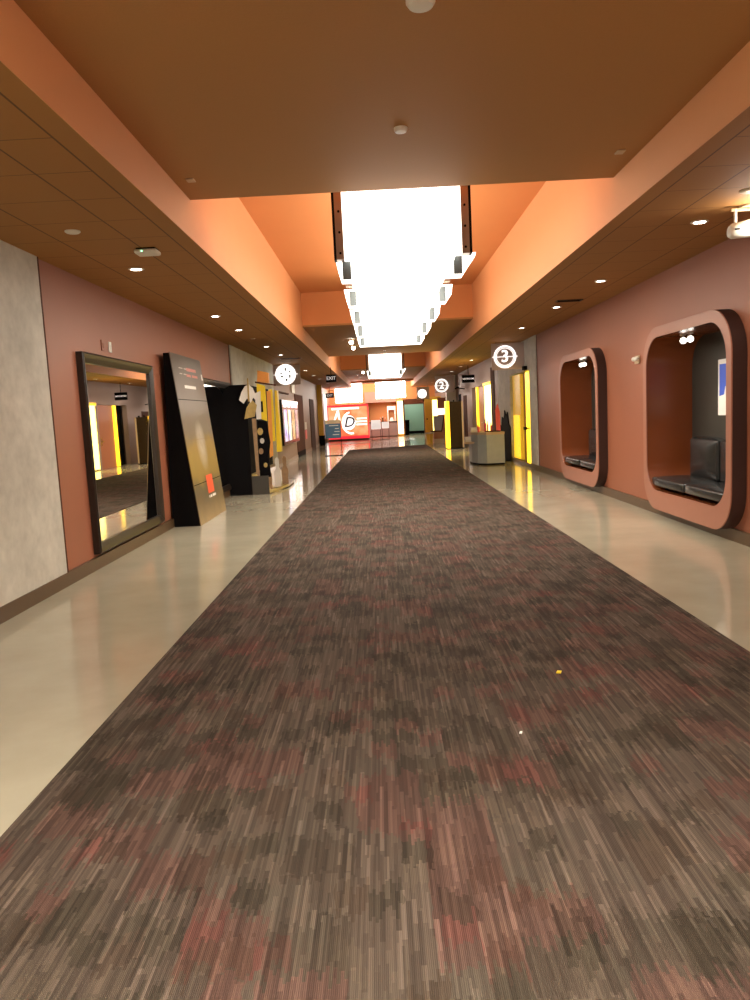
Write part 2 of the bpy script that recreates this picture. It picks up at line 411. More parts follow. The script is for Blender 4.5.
# door frame to the far room
w = MB(); w.box(1.62, 1.78, YE - .08, YE + .1, 0, 2.42); w.box(3.08, 3.2, YE - .08, YE + .1, 0, 2.42); w.box(1.62, 3.2, YE - .08, YE + .1, 2.1, 2.46)
struct(w.build('door_1', M['dark_wood']))

# baseboards
struct(bx(XL, XL + .045, YB, 17.2, 0, .135).build('baseboard_left', M['brown_base']))
struct(bx(XL, XL + .055, 17.2, 24.0, 0, .135).build('baseboard_left', M['brown_base']))
struct(bx(XL, XL + .02, 24.0, 45, 0, .12).build('baseboard_left', M['mauve_wall']))
struct(bx(XR - .04, XR, YB, 19.4, 0, .135).build('baseboard_right', M['brown_base']))
struct(bx(XR - .04, XR, 22.25, 26.1, 0, .135).build('baseboard_right', M['brown_base']))
struct(bx(XR - .02, XR, 32.4, 44, 0, .12).build('baseboard_right', M['brown_base']))

# ceilings: tiled soffits, inner fascias, dropped panels, two deep orange recesses
struct(bx(XL - T, SL - .006, YB, YE, H, H + .06).build('ceiling', M['tile_left']))
struct(bx(SR + .006, XR + .7, YB, YE, H, H + .06).build('ceiling', M['tile_right']))
struct(bx(SL - .006, SL, YB, YE, H, H3 + .1).build('ceiling', M['orange_paint_lit']))
struct(bx(SR, SR + .006, YB, YE, H, H3 + .1).build('ceiling', M['orange_paint_lit']))
def drop(y0, y1): struct(bx(SL, SR, y0, y1, H2, H2 + .04).build('ceiling', M['brown_ceiling']))
RECS = [(-8.5, 2.2), (7.27, 17.7), (26.8, 35.5)]
drop(YB, RECS[0][0]); drop(RECS[0][1], RECS[1][0]); drop(RECS[1][1], RECS[2][0]); drop(RECS[2][1], 47.6)
struct(bx(SL, SR, 47.6, 47.9, H2 - .12, H3).build('ceiling', M['brown_ceiling']))
for (a, b) in RECS:
    struct(bx(SL, SR, a - .1, b + .1, H3, H3 + .1).build('ceiling', M['orange_paint']))
    struct(bx(SL, SR, a - .1, a, H2 + .04, H3).build('ceiling', M['orange_paint']))
    struct(bx(SL, SR, b, b + .1, H2 + .04, H3).build('ceiling', M['orange_paint']))
struct(bx(XL - T, XR + .7, 47.9, YE + .3, H2 + .2, H2 + .3).build('ceiling', M['orange_paint']))

# ------------------------------------------------------------------ ceiling light boxes
def lamp(kind, name, loc, energy, color=(1, .9, .76), size=.05, spot=None, blend=.6, parent=None, rot=None, sx=None, sy=None):
    d = bpy.data.lights.new(name, kind); d.energy = energy; d.color = color
    if kind == 'SPOT': d.spot_size = spot; d.spot_blend = blend; d.shadow_soft_size = size
    elif kind == 'POINT': d.shadow_soft_size = size
    elif kind == 'AREA': d.shape = 'RECTANGLE'; d.size = sx; d.size_y = sy
    o = bpy.data.objects.new(name, d); col.objects.link(o); o.location = loc
    if rot: o.rotation_euler = rot
    if parent: o.parent = parent
    return o
def light_box(y0, nmod, last, label):
    cx, hw = .32, .665
    t = thing('ceiling_light_box', label, 'ceiling light', (cx, y0, 2.9), 'long luminous light boxes hung in the ceiling recesses')
    L = lambda x, y, z: (x - cx, y - y0, z - 2.9)
    def B(x0, x1, ya, yb, z0, z1, bev=0): return bx(x0, x1, ya - y0, yb - y0, z0 - 2.9, z1 - 2.9, bev=bev)
    B(-hw + .08, hw - .08, y0, y0 + .10, 3.13, 4.0).build('front_diffuser', M['lamp_white'], t)
    B(-.57, .57, y0 + .10, last, 3.20, 4.0).build('diffuser', M['lamp_white'], t)
    for s in (-1, 1):
        a, b = sorted((s * (hw - .08), s * (hw - .005)))
        ch = B(a, b, y0 - .02, y0 + .10, 3.13, 4.0).build('side_channel', M['steel'], t)
        x0, x1 = sorted((s * (hw - .005), s * (hw + .02)))
        bx(x0, x1, -.02, .12, .23, 1.1).build('edge_plate', M['black'], ch)
        for k in range(4):
            MB().cyl((s * (hw - .045), -.028, .29 + .2 * k), (s * (hw - .045), -.02, .29 + .2 * k), .012, seg=10).build('bolt', M['black'], ch)
    for k in range(nmod):
        ya = y0 + .11 + k * 1.88
        yb = ya + .16
        fl = .07 if k == 0 else .02
        prof = [(-hw - .015, 3.16), (hw + fl, 3.16), (hw + fl - .01, 3.12), (hw - .0, 3.04), (hw - .07, 2.94), (-hw + .035, 2.94), (-hw + .01, 3.03)]
        f = MB().prism([(x, ya - y0, z - 2.9) for x, z in prof], (0, yb - ya, 0)).build('light_fin', M['lamp_white'], t)
        for s in (-1, 1):
            xc = -hw + .095 if s < 0 else hw - .115
            gp = [(xc - .043, .055), (xc + .043, .055), (xc + .043, .235), (xc - .043 + (.02 if s > 0 else 0), .235), (xc - .043, .18)]
            MB().prism([(x, ya - y0 - .012, z) for x, z in gp], (0, .011, 0)).build('end_louvre', M['grey_louvre'], f)
        if k:
            for s in (-1, 1):
                xa, xb = sorted((s * .565, s * .655))
                br = bx(xa, xb, ya - y0 - .02, ya - y0 + .10, .295, 1.1).build('side_channel', M['steel'], t)
                MB().cyl((s * .61, ya - y0 - .028, .34), (s * .61, ya - y0 - .02, .34), .014, seg=10).build('bolt', M['black'], br)
    lamp('AREA', 'lamp', (0, (last - y0) / 2 + .1, .27), (32 if y0 > 0 else 105) * (last - y0), (1, .95, .83), sx=1.0, sy=last - y0 - .6, parent=t)
    for k in range(3):
        yc = y0 + .3 + k * 1.6
        if yc < last: MB().cyl((0, yc - y0, 1.1), (0, yc - y0, 1.52), .012, seg=8).build('hanger_rod', M['black'], t)
    return t
light_box(7.72, 5, 16.0, 'long white glowing light box in the nearest orange ceiling recess')
light_box(27.4, 2, 31.2, 'small far white light box in the second ceiling recess')
light_box(-7.5, 5, 1.6, 'white light box in the ceiling recess over the start of the corridor')

def lobby_light(x0, x1, z0, z1, y, label):
    t = thing('lobby_light_box', label, 'ceiling light', ((x0 + x1) / 2, y, z0), 'square luminous boxes hanging over the lobby')
    w2 = (x1 - x0) / 2
    bx(-w2, w2, 0, .9, 0, z1 - z0, bev=.03).build('diffuser', M['lobby_lamp'], t)
    for s in (-1, 1): MB().cyl((s * w2 * .7, .45, z1 - z0), (s * w2 * .7, .45, H2 + .21 - z0), .02, seg=8).build('hanger_rod', M['black'], t)
    for s in (-.1, .75): bx(s * w2, s * w2 + .08, -.03, 0, -.04, .05, bev=.005).build('clamp', M['black'], t)
lobby_light(-2.75, -1.02, 2.40, 3.66, 49.2, 'left square white light box hanging above the red screen booth')
lobby_light(-.12, 1.80, 2.55, 3.74, 49.2, 'right square white light box hanging above the lobby counter')

# ------------------------------------------------------------------ downlights
def downlight():
    t = thing('downlight', 'x', 'ceiling light', (0, 0, H))
    n = 28; ring = MB()
    lp = []
    for r, z in ((.085, 0), (.085, -.006), (.062, -.010), (.055, .0)):
        lp.append([(r * math.cos(2 * PI * i / n), r * math.sin(2 * PI * i / n), z) for i in range(n)])
    ring.loft(lp); ring.build('trim_ring', M['white_plastic'], t, smooth=True)
    MB().cyl((0, 0, -.004), (0, 0, -.001), .058, seg=28).build('lens', M['bulb'], t)
    lamp('SPOT', 'lamp', (0, 0, -.02), 34, spot=math.radians(115), blend=.9, size=.05, parent=t)
    return t
base = downlight()
lefts = [(8.44, 'left soffit downlight nearest the viewer, just past the white wireless unit', 1), (12.45, 'left soffit downlight above the leaning film poster board', 1), (14.5, 'left soffit downlight above the second black framed mirror', 1),
         (18.03, 'left soffit downlight above the black and yellow film standee', 1), (20.62, 'left soffit downlight just before the round projecting sign', 1),
         (28.0, 'left soffit downlight, first past the round projecting sign', 1), (31.8, 'left soffit downlight, second past the round projecting sign', 1),
         (34.9, 'left soffit downlight, third past the round projecting sign', 1), (40.3, 'left soffit downlight beside the hanging exit sign, farthest on the left', 1)]
rights = [(7.6, 'right soffit downlight nearest the viewer, beside the hanging spotlight unit', 1), (10.88, 'right soffit downlight above the nearer seating niche', 1),
          (13.52, 'right soffit downlight beside the dark slot vent', 1), (16.79, 'right soffit downlight just before the round number 3 sign', 1),
          (26.84, 'right soffit downlight, first past the round number 3 sign', 1), (30.5, 'right soffit downlight above the black restrooms sign', 1),
          (34.2, 'right soffit downlight just past the black restrooms sign', 1), (39.1, 'right soffit downlight beyond the second round sign', 1), (46.5, 'right soffit downlight farthest away at the lobby', 1)]
first = True
for lst, x in ((lefts, -2.56), (rights, 3.2)):
    for (y, lab, _) in lst:
        o = base if first else copy_tree(base); first = False
        o.location = (x + (.0 if y < 25 else (.15 if x > 0 else -.05)), y, H); tag(o, lab, 'ceiling light', 'downlights in the left soffit' if x < 0 else 'downlights in the right soffit')
# behind the viewer, same rows
for y in (1.5, -3.5):
    for x in (-2.56, 3.2):
        o = copy_tree(base); o.location = (x, y, H); tag(o, 'soffit downlight over the start of the corridor behind the viewpoint', 'ceiling light', 'downlights behind the viewpoint')

for (x, y, lab) in ((-1.0, 39.5, 'left'), (1.4, 39.5, 'right'), (-1.0, 43.5, 'left'), (1.4, 43.5, 'right')):  # added fill lamps, they brighten the notices in the lobby
    o = copy_tree(base); o.location = (x, y, H2); tag(o, f'{lab} added fill downlight in the far dropped ceiling before the lobby, {"front" if y < 40 else "rear"} row', 'ceiling light', 'added fill downlights in the far dropped ceiling')

# small ceiling fittings
def disc(name, x, y, z, r, h, mat, label, cat, rim=True):
    n = 24; m = MB()
    lp = [[(rr * math.cos(2 * PI * i / n), rr * math.sin(2 * PI * i / n), zz) for i in range(n)] for rr, zz in ((r, 0), (r, -h * .5), (r * .8, -h), (r * .35, -h * 1.05))]
    m.loft(lp, cap1=True)
    o = m.build(name, M[mat], smooth=True); o.location = (x, y, z); return tag(o, label, cat)
disc('smoke_detector', -2.56, 6.72, H, .065, .018, 'white_plastic', 'small flat white disc on the left soffit before the wireless unit', 'detector')
disc('smoke_detector', .26, 5.76, H2, .05, .03, 'white_plastic', 'round white detector in the middle of the dropped brown ceiling', 'detector')
disc('smoke_detector', .31, 4.04, H2, .075, .04, 'white_plastic', 'round white detector at the very top edge of the brown ceiling', 'detector')
disc('flush_ceiling_cover', -2.56, 16.13, H, .05, .015, 'tan', 'dim tan ceiling disc above the film standee between two lit downlights', 'detector')
disc('flush_ceiling_cover', -2.6, 22.6, H, .07, .015, 'tan', 'dim tan ceiling disc beside the vent near the left round sign', 'detector')
disc('flush_ceiling_cover', 3.18, 6.55, H, .085, .015, 'tan', 'pale round ceiling disc just above the hanging spotlight unit', 'detector')
for i, (x, y, lab) in enumerate(((-1.50, 6.68, 'small square white plate at the left corner of the dropped ceiling'), (2.10, 6.54, 'small square white plate at the right corner of the dropped ceiling'))):
    m = MB().box(-.035, .035, -.045, .045, -.012, 0, bev=.005); o = m.build('ceiling_plate', M['tan']); o.location = (x, y, H2); tag(o, lab, 'plate', 'square plates on the dropped ceiling')
def sprinkler(x, y, lab):
    t = thing('sprinkler', lab, 'sprinkler', (x, y, H2))
    MB().cyl((0, 0, -.02), (0, 0, 0), .05).build('escutcheon', M['chrome'], t, smooth=True)
    m = MB().cyl((0, 0, -.07), (0, 0, -.02), .015); m.cyl((0, 0, -.085), (0, 0, -.08), .035); m.build('nozzle', M['steel'], t, smooth=True)
sprinkler(.3, 25.1, 'chrome sprinkler head on the dropped ceiling between the two light boxes')
# twin spots on the dropped ceilings
for (x, y, lab, gr) in ((-.66, 21.2, 'front bulb of the pair on the ceiling behind the large light box', 'g'), (-.66, 23.0, 'rear bulb of the pair on the ceiling behind the large light box', 'g'), (-.65, 36.7, 'single round bulb on the ceiling beside the small far light box', None)):
    t = thing('ceiling_bulb_light', lab, 'ceiling light', (x, y, H2))
    MB().cyl((0, 0, -.04), (0, 0, 0), .05).build('collar', M['white_plastic'], t, smooth=True)
    MB().sphere((0, 0, -.07), .055).build('bulb', M['bulb'], t, smooth=True)
# wireless access unit
t = thing('wireless_access_unit', 'white rounded wireless unit with a green light on the left soffit', 'wireless unit', (-2.16, 7.53, H))
bx(-.11, .11, -.09, .09, -.055, -.012, bev=.02).build('housing', M['white_plastic'], t, smooth=True)
bx(-.09, .09, -.07, .07, -.014, 0).build('mounting_plate', M['black'], t)
MB().sphere((-.03, -.095, -.036), .006).build('status_light', M['green_led'], t)
# vents
def vent(x, y, lab, w=.42):
    t = thing('ceiling_vent', lab, 'vent', (x, y, H), 'dark slot vents in the soffits')
    m = MB(); m.box(-w / 2, w / 2, -.10, -.085, -.012, 0); m.box(-w / 2, w / 2, .085, .10, -.012, 0); m.box(-w / 2, -w / 2 + .015, -.085, .085, -.012, 0); m.box(w / 2 - .015, w / 2, -.085, .085, -.012, 0)
    m.build('frame', M['frame_black'], t)
    m = MB()
    for k in range(5): m.box(-w / 2 + .015, w / 2 - .015, -.07 + k * .033, -.058 + k * .033, -.008, -.001)
    m.build('slats', M['black'], t)
vent(3.22, 12.75, 'dark slot vent in the right soffit before the far niche')
vent(-2.45, 22.0, 'dark slot vent in the left soffit beside the round projecting sign', .6)
# hanging spotlight unit at right edge
t = thing('hanging_spotlight', 'white capsule shaped spotlight hung on a short stem at the right edge of the soffit', 'spotlight', (3.42, 7.05, H))
MB().cyl((0, 0, -.02), (0, 0, 0), .09).build('ceiling_plate', M['tan'], t, smooth=True)
bx(-.17, .02, -.012, .012, -.05, -.025, bev=.004).build('arm', M['tan'], t)
MB().cyl((-.13, 0, -.17), (-.13, 0, -.03), .014).build('stem', M['white_plastic'], t, smooth=True)
m = MB(); prof = [(-.19, .02), (-.185, .05), (-.16, .068), (-.05, .075), (.10, .085), (.2, .085), (.21, .07), (.21, .02)]
n = 20; lp = []
for x, r in prof: lp.append([(x, r * math.cos(2 * PI * i / n), -.225 + .12 * (x + .19) + r * math.sin(2 * PI * i / n)) for i in range(n)])
m.loft(lp, cap0=True, cap1=True)
hb = m.build('housing', M['white_plastic'], t, smooth=True)
bx(-.165, -.12, -.073, -.06, -.225, -.21, bev=.002).build('slot', M['black'], hb)
for dz in (-.15, -.235):
    MB().sphere((.0 if dz < -.2 else .02, -.07, dz), .04).build('bulb', M['bulb'], t, smooth=True)
lamp('POINT', 'lamp', (.0, -.16, -.22), 10, size=.05, parent=t)

# ------------------------------------------------------------------ mirrors
def mirror(y0, y1, z0, z1, lab):
    t = thing('wall_mirror', lab, 'mirror', (XL, y0, z0), 'tall black framed wall mirrors')
    w, h = y1 - y0, z1 - z0; fw = .115
    m = MB()
    # bevelled frame: loft of rectangles
    R = lambda x, d: [(x, d, d), (x, w - d, d), (x, w - d, h - d), (x, d, h - d)]
    m.loft([R(.0, 0), R(.07, 0), R(.085, .02), R(.075, .06), R(.055, fw), R(.02, fw)])
    m.build('frame', M['frame_black'], t)
    MB().box(.02, .03, fw - .01, w - fw + .01, fw - .01, h - fw + .01).build('mirror_glass', M['mirror'], t)
    bx(0, .02, .01, w - .01, .01, h - .01).build('backing', M['black'], t)
mirror(8.42, 11.02, .17, 2.44, 'tall black framed mirror nearest the viewer on the red left wall')
mirror(14.0, 16.75, .14, 2.42, 'tall black framed mirror half hidden behind the leaning film poster board')
# twin switch plates
for y, mt, lab in ((9.27, 'red_wall', 'wall coloured switch plate above the near mirror, left of the pair'), (9.52, 'white_plastic', 'white switch plate above the near mirror, right of the pair')):
    t = thing('switch_plate', lab, 'switch', (XL, y, 2.58), 'switch plates above the near mirror')
    bx(0, .012, -.045, .045, -.065, .065, bev=.004).build('plate', M[mt], t)
    bx(.012, .018, -.012, .012, -.03, .03, bev=.002).build('rocker', M[mt], t)

# ------------------------------------------------------------------ leaning film poster board
y0, w_, h_ = 11.6, 1.95, 2.68
t = thing('film_poster_board', 'tall leaning film poster board in grey and gold with a red square logo', 'poster board', (XL + .02, y0, 0))
xt, xb = .16, .44
side = lambda y, th: MB().prism([(0, y, 0), (xb - .01, y, 0), (xt - .01, y, h_ - .01), (.06, y, h_ - .01)], (0, th, 0))
side(0, .02).build('side_panel', M['black'], t); side(w_ - .02, .02).build('side_panel', M['black'], t)
MB().prism([(xb - .012, 0, 0), (xb, 0, 0), (xt, 0, h_), (xt - .012, 0, h_)], (0, w_, 0)).build('front_panel', M['poster_print'], t)
bx(.06, xt - .012, .02, w_ - .02, h_ - .03, h_ - .01).build('top_panel', M['black'], t)
def onb(z): return xb + (xt - xb) * z / h_
tilt = math.atan2(xb - xt, h_)
def bpatch(name, ya, yb, za, zb, mat, th=.003, lab=None):
    o = MB().prism([(onb(za) + .0005, ya, za), (onb(za) + th, ya, za), (onb(zb) + th, ya, zb), (onb(zb) + .0005, ya, zb)], (0, yb - ya, 0)).build(name, M[mat], t)
    if lab: plabel(o, lab)
    return o
for z in (.62, 1.96): bpatch('fold_seam', 0.01, w_ - .01, z, z + .01, 'black', .0015)
bpatch('fold_seam', 0.01, w_ - .01, 1.32, 1.326, 'brown_print', .0015)
bpatch('logo_square', .98, 1.42, .44, .73, 'orange_red' if 'orange_red' in M else 'red_logo', lab='orange red square logo') if False else None
M['red_logo'] = plain('red_logo', (.85, .10, .05), .35, noise=.06, scale=8)
M['rose_ink'] = plain('rose_ink', (.62, .22, .18), .4)
M['pale_ink'] = plain('pale_ink', (.62, .58, .52), .4)
bpatch('logo_square', .86, 1.30, .42, .72, 'red_logo', lab='orange red square logo')
rng = random.Random(4)
def dashes(ya, yb, za, zb, mat, n):
    y = ya; m = MB(); step = (yb - ya) / n
    for k in range(n):
        if rng.random() < .12: y += step; continue
        m.prism([(onb(za) + .0005, y, za), (onb(za) + .003, y, za), (onb(zb) + .003, y, zb), (onb(zb) + .0005, y, zb)], (0, step * .8, 0)); y += step
    m.build('printed_line', M[mat], t)
dashes(.88, 1.36, .345, .385, 'paper', 10)
dashes(.38, .85, 2.46, 2.475, 'pale_ink', 6); dashes(.85, 1.50, 2.44, 2.49, 'rose_ink', 7)
dashes(.38, .80, 2.37, 2.385, 'pale_ink', 5); dashes(.80, 1.55, 2.345, 2.385, 'rose_ink', 8)
dashes(.55, 1.30, 2.15, 2.20, 'paper', 10)
bpatch('sticker', 1.83, 1.91, 2.33, 2.43, 'paper', lab='small white sticker at the edge')

# ------------------------------------------------------------------ black and yellow standee
t = thing('film_standee', 'black box standee with white, yellow and gold cardboard cutouts and a gold base', 'standee', (XL + .03, 16.05, 0))
# side profile in x-z plane, rounded rear top
prof = [(0, 0), (.62, 0), (.62, .2), (.50, .45), (.50, 2.34)]
for i in range(9):
    a = math.radians(90 * i / 8); prof.append((.22 - .22 * math.sin(a), 2.34 - .22 + .22 * math.cos(a)))
MB().prism([(x, 0, z) for x, z in prof], (0, 3.3, 0)).build('back_box', M['black'], t)
base_ = MB().prism([(.62, 0, 0), (1.0, .5, 0), (1.0, 2.6, 0), (.62, 3.3, 0)], (0, 0, .02))
base_.build('base_plate', M['gold_print'], t)
MB().prism([(.50, 0, .02), (.88, 0, .02), (.62, 0, .42), (.50, 0, .45)], (0, 3.2, 0)).build('base_wedge', M['gold_print'], t)
bx(.50, .86, -.012, -.001, .0, .40).build('base_side', M['charcoal'], t)
def cut(name, x, pts, mat, lab=None, th=.02):
    o = MB().prism([(x, y, z) for y, z in pts], (th, 0, 0)).build(name, M[mat], t)
    if lab: plabel(o, lab)
    return o
def cutx(name, y, pts, mat, lab=None, th=.02):
    o = MB().prism([(x, y, z) for x, z in pts], (0, th, 0)).build(name, M[mat], t)
    if lab: plabel(o, lab)
    return o
cutx('umbrella_cutout', -.10, [(.36, 2.02), (.42, 2.18), (.50, 2.30), (.58, 2.33), (.66, 2.26), (.71, 2.12), (.72, 1.98), (.66, 2.06), (.60, 1.95), (.53, 2.05), (.45, 1.94)], 'paper', 'white umbrella shaped cutout')
cutx('post_cutout', -.12, [(.55, 1.98), (.585, 1.98), (.585, 2.46), (.56, 2.46)], 'gold_print')
cutx('panel_cutout', -.07, [(.44, 1.62), (.66, 1.66), (.72, 1.9), (.62, 2.02), (.50, 1.85)], 'gold_print', 'gold scroll cutout')
cutx('panel_cutout', .15, [(.66, 1.6), (.76, 1.6), (.78, 2.2), (.66, 2.15)], 'paper', 'pale cutout')
cutx('panel_cutout', .20, [(.70, 1.62), (.88, 1.55), (.88, 2.30), (.70, 2.36)], 'yellow_print', 'yellow upper cutout')
bx(.76, .81, .17, .19, 1.75, 1.98).build('window_mark', M['black'], t)
cutx('panel_cutout', .02, [(.60, .40), (.665, .40), (.67, 1.62), (.58, 1.62)], 'brown_print', 'mottled brown pillar cutout')
cutx('panel_cutout', .10, [(.66, .36), (.90, .36), (.88, .80), (.93, 1.1), (.88, 1.55), (.68, 1.58)], 'black', 'black figure cutout')
for (cx_, cz_, r_, mt_) in ((.73, 1.34, .06, 'gold_print'), (.76, 1.14, .045, 'pale_ink'), (.72, .92, .05, 'brown_print'), (.80, .62, .04, 'gold_print')):
    cutx('medallion', .07, [(cx_ + r_ * math.cos(2 * PI * i / 16), cz_ + r_ * 1.3 * math.sin(2 * PI * i / 16)) for i in range(16)], mt_)
cutx('sign_cutout', .30, [(.70, 2.40), (.95, 2.36), (.95, 2.58), (.72, 2.64)], 'orange_print', 'orange sign cutout', .15)
cutx('sign_edge', .25, [(.66, 2.37), (1.10, 2.29), (1.10, 2.32), (.66, 2.41)], 'dark_wood')
cutx('panel_cutout', .50, [(.84, .75), (.92, .8), (.95, 2.2), (.86, 2.2)], 'orange_print', 'dull orange cutout')
bx(.88, .955, .7, .78, 1.1, 2.24).build('yellow_post', M['yellow_print'], t)
MB().prism([(.93, 1.0, .85), (1.03, 1.0, .85), (1.02, 1.0, 2.22), (.97, 1.0, 2.22)], (0, .25, 0)).build('yellow_post', M['yellow_print'], t)
for i, (x, y) in enumerate(((.80, .35), (.93, .9), (1.02, 1.5))):
    cutx('figure_cutout', y, [(x - .07, .06), (x + .07, .06), (x + .08, .4), (x + .04, .5), (x + .05, .68), (x, .74), (x - .05, .68), (x - .03, .5), (x - .08, .4)], 'brown_print' if i != 1 else 'pale_ink')
MB().prism([(.86, .05, .021), (1.10, 1.4, .021), (1.10, 2.6, .021), (.86, 3.0, .021)], (0, 0, .05)).build('base_plate', M['gold_print'], t)

# ------------------------------------------------------------------ lit poster case on far left wall
t = thing('lit_poster_case', 'wide black poster case with four glowing posters on the left wall', 'poster case', (XL, 24.55, .7))
bx(0, .20, 0, 4.75, 0, 1.5, bev=.01).build('case_body', M['black_gloss'], t)
M['header_lit'] = glow('header_lit', (1, .9, .97), .85)
for k, sm in enumerate(('screen_a', 'screen_b', 'screen_c', 'screen_d')):
    ya = .30 + k * 1.10
    bx(.20, .206, ya, ya + .80, .12, 1.18).build('lit_poster', M[sm], t)
    bx(.20, .206, ya, ya + .80, 1.25, 1.42).build('lit_header', M['header_lit'], t)
m = bx(0, .06, 0, 3.4, 0, .05).build('wall_rail', M['dark_wood']); m.location = (XL, 24.45, 2.44); tag(m, 'thin dark rail on the wall above the lit poster case', 'rail')

# doors on the left
struct(bx(XL - .1, XL + .03, 30.1, 33.1, 0, 2.52).build('door_2', M['dark_wood']))
struct(bx(XL - .1, XL + .04, 30.1, 33.1, 0, .22).build('trim_5', M['black']))
struct(bx(XL - .1, XL + .03, 36.4, 38.6, 0, 2.45).build('door_3', M['dark_wood']))
struct(bx(XL, XL + .05, 29.0, 30.0, 2.55, H).build('trim_6', M['white_plastic']))
t = thing('fire_notice', 'small red and white notice on the far left wall between the doors', 'notice', (XL, 34.0, .62))
bx(0, .02, -.35, .35, 0, .40).build('red_panel', M['pink'], t); bx(0, .02, -.35, .35, .42, .75).build('white_panel', M['paper'], t)
t = thing('wood_pilaster', 'orange wood pilaster with a black base beside the red booth', 'pilaster', (XL, 41.3, 0))
bx(0, .26, 0, .3, .55, H - .002).build('shaft', M['wood_yellow'], t); bx(0, .30, -.05, .35, 0, .55).build('base', M['black'], t)
t = thing('lit_column', 'narrow glowing white column strip left of the red booth', 'column light', (XL, 46.2, 0))
bx(0, .16, 0, .15, .25, 2.9).build('light_strip', M['white_lit'], t); bx(0, .18, -.01, .16, 0, .25).build('base', M['tan'], t)

# ------------------------------------------------------------------ projecting round signs
def round_sign(x0, x1, y, zt, zb, cx, cz, r, digit, label, strong, dsc=1.0):
    t = thing('projecting_sign', label, 'sign', ((x0 + x1) / 2, y, zb), 'square glass signs with a glowing round emblem')
    px = (x0 + x1) / 2
    bx(x0 - px, x1 - px, 0, .03, 0, zt - zb, bev=.004).build('panel', M['sign_panel'], t)
    for s in (-1, 1): bx(s * (x1 - x0) * .35 - .015, s * (x1 - x0) * .35 + .015, 0, .03, zt - zb, H - zb + .001).build('hanger', M['chrome'], t)
    X, Z = cx - px, cz - zb; n = 40
    def ringm(ra, rb, ya):
        m = MB(); f = lambda rr, yy: [(X + rr * math.cos(2 * PI * i / n), yy, Z + rr * math.sin(2 * PI * i / n)) for i in range(n)]
        m.loft([f(ra, ya), f(ra, ya - .012), f(rb, ya - .012), f(rb, ya)]); return m
    em = M['emblem'] if strong < 2 else M['emblem_hot']
    if digit:
        ringm(r, r * .88, 0).build('emblem_ring', em, t)
        ringm(r * .80, r * .75, 0).build('emblem_ring', em, t)
        text_obj('numeral', digit, r * 1.5, em, t, (X, -.001, Z), (PI / 2, 0, 0), .006, .004)
        bx(X - r * 1.15, X + r * 1.15, -.01, 0, Z - .007, Z + .007).build('crosshair', em, t)
    else:
        m = MB(); m.cyl((X, -.012, Z), (X, 0, Z), r, seg=40); m.build('emblem_disc', em, t)
    return t
M['emblem'] = glow('emblem', (1, .97, .95), 1.4)
M['emblem_hot'] = glow('emblem_hot', (1, .97, .92), 1.6)
s1 = round_sign(3.01, 3.86, 20.0, 3.25, 2.57, 3.36, 2.90, .29, '3', 'nearest right hand square sign with a glowing round number 3', 1)
s2 = round_sign(-3.26, -2.41, 24.1, 3.25, 2.63, -2.87, 2.96, .32, None, 'left hand square sign with an overexposed glowing disc and small dark marks', 2)
X0 = -2.87 - (-3.26 - 2.41) / 2
for (dx, dz, w, h) in ((.0, .16, .05, .10), (-.14, .04, .05, .05), (-.12, -.06, .07, .06), (.13, .08, .06, .05), (.13, -.06, .05, .11), (.02, -.17, .06, .08), (-.07, -.22, .04, .02)):
    bx(X0 + dx - w / 2, X0 + dx + w / 2, -.016, -.011, .33 + dz - h / 2, .33 + dz + h / 2, bev=.001).build('emblem_mark', M['grey_ink'], s2)
bx(X0 - .38, X0 + .38, -.011, 0, .322, .338).build('crosshair', M['emblem_hot'], s2)
s3 = round_sign(2.72, 3.62, 36.0, 3.2, 2.42, 3.03, 2.75, .31, '2', 'second right hand round glowing sign, above the yellow edged box', 2)
s4 = round_sign(2.36, 3.12, 46.0, 3.05, 2.32, 2.68, 2.64, .27, None, 'farthest right hand sign, a small plain white glowing disc', 2)
# spot lamps throwing light on the sign panels
# ------------------------------------------------------------------ exit and restroom signs
def box_sign(x0, x1, y, zb, zt, txt, size, label, mat='exit_lit', hang=True):
    t = thing('hanging_text_sign', label, 'sign', ((x0 + x1) / 2, y, zb))
    w2 = (x1 - x0) / 2
    bx(-w2, w2, 0, .06, 0, zt - zb, bev=.004).build('sign_box', M['black'], t)
    if txt: text_obj('lettering', txt, size, M[mat], t, (0, -.002, (zt - zb) / 2), (PI / 2, 0, 0), .002, .002, sx=.95)
    MB().cyl((0, .03, zt - zb), (0, .03, H - zb), .012, seg=10).build('stem', M['black'], t)
    return t
box_sign(-1.80, -1.44, 27, 2.78, 3.04, 'EXIT', .17, 'black hanging EXIT sign under the left soffit')
box_sign(-3.12, -2.62, 45.5, 2.66, 2.94, 'EXIT', .18, 'small black exit sign far away above the left end of the red booth')
box_sign(3.34, 3.83, 30, 2.62, 2.92, 'RESTROOMS', .085, 'black hanging restrooms sign on the right side of the corridor')

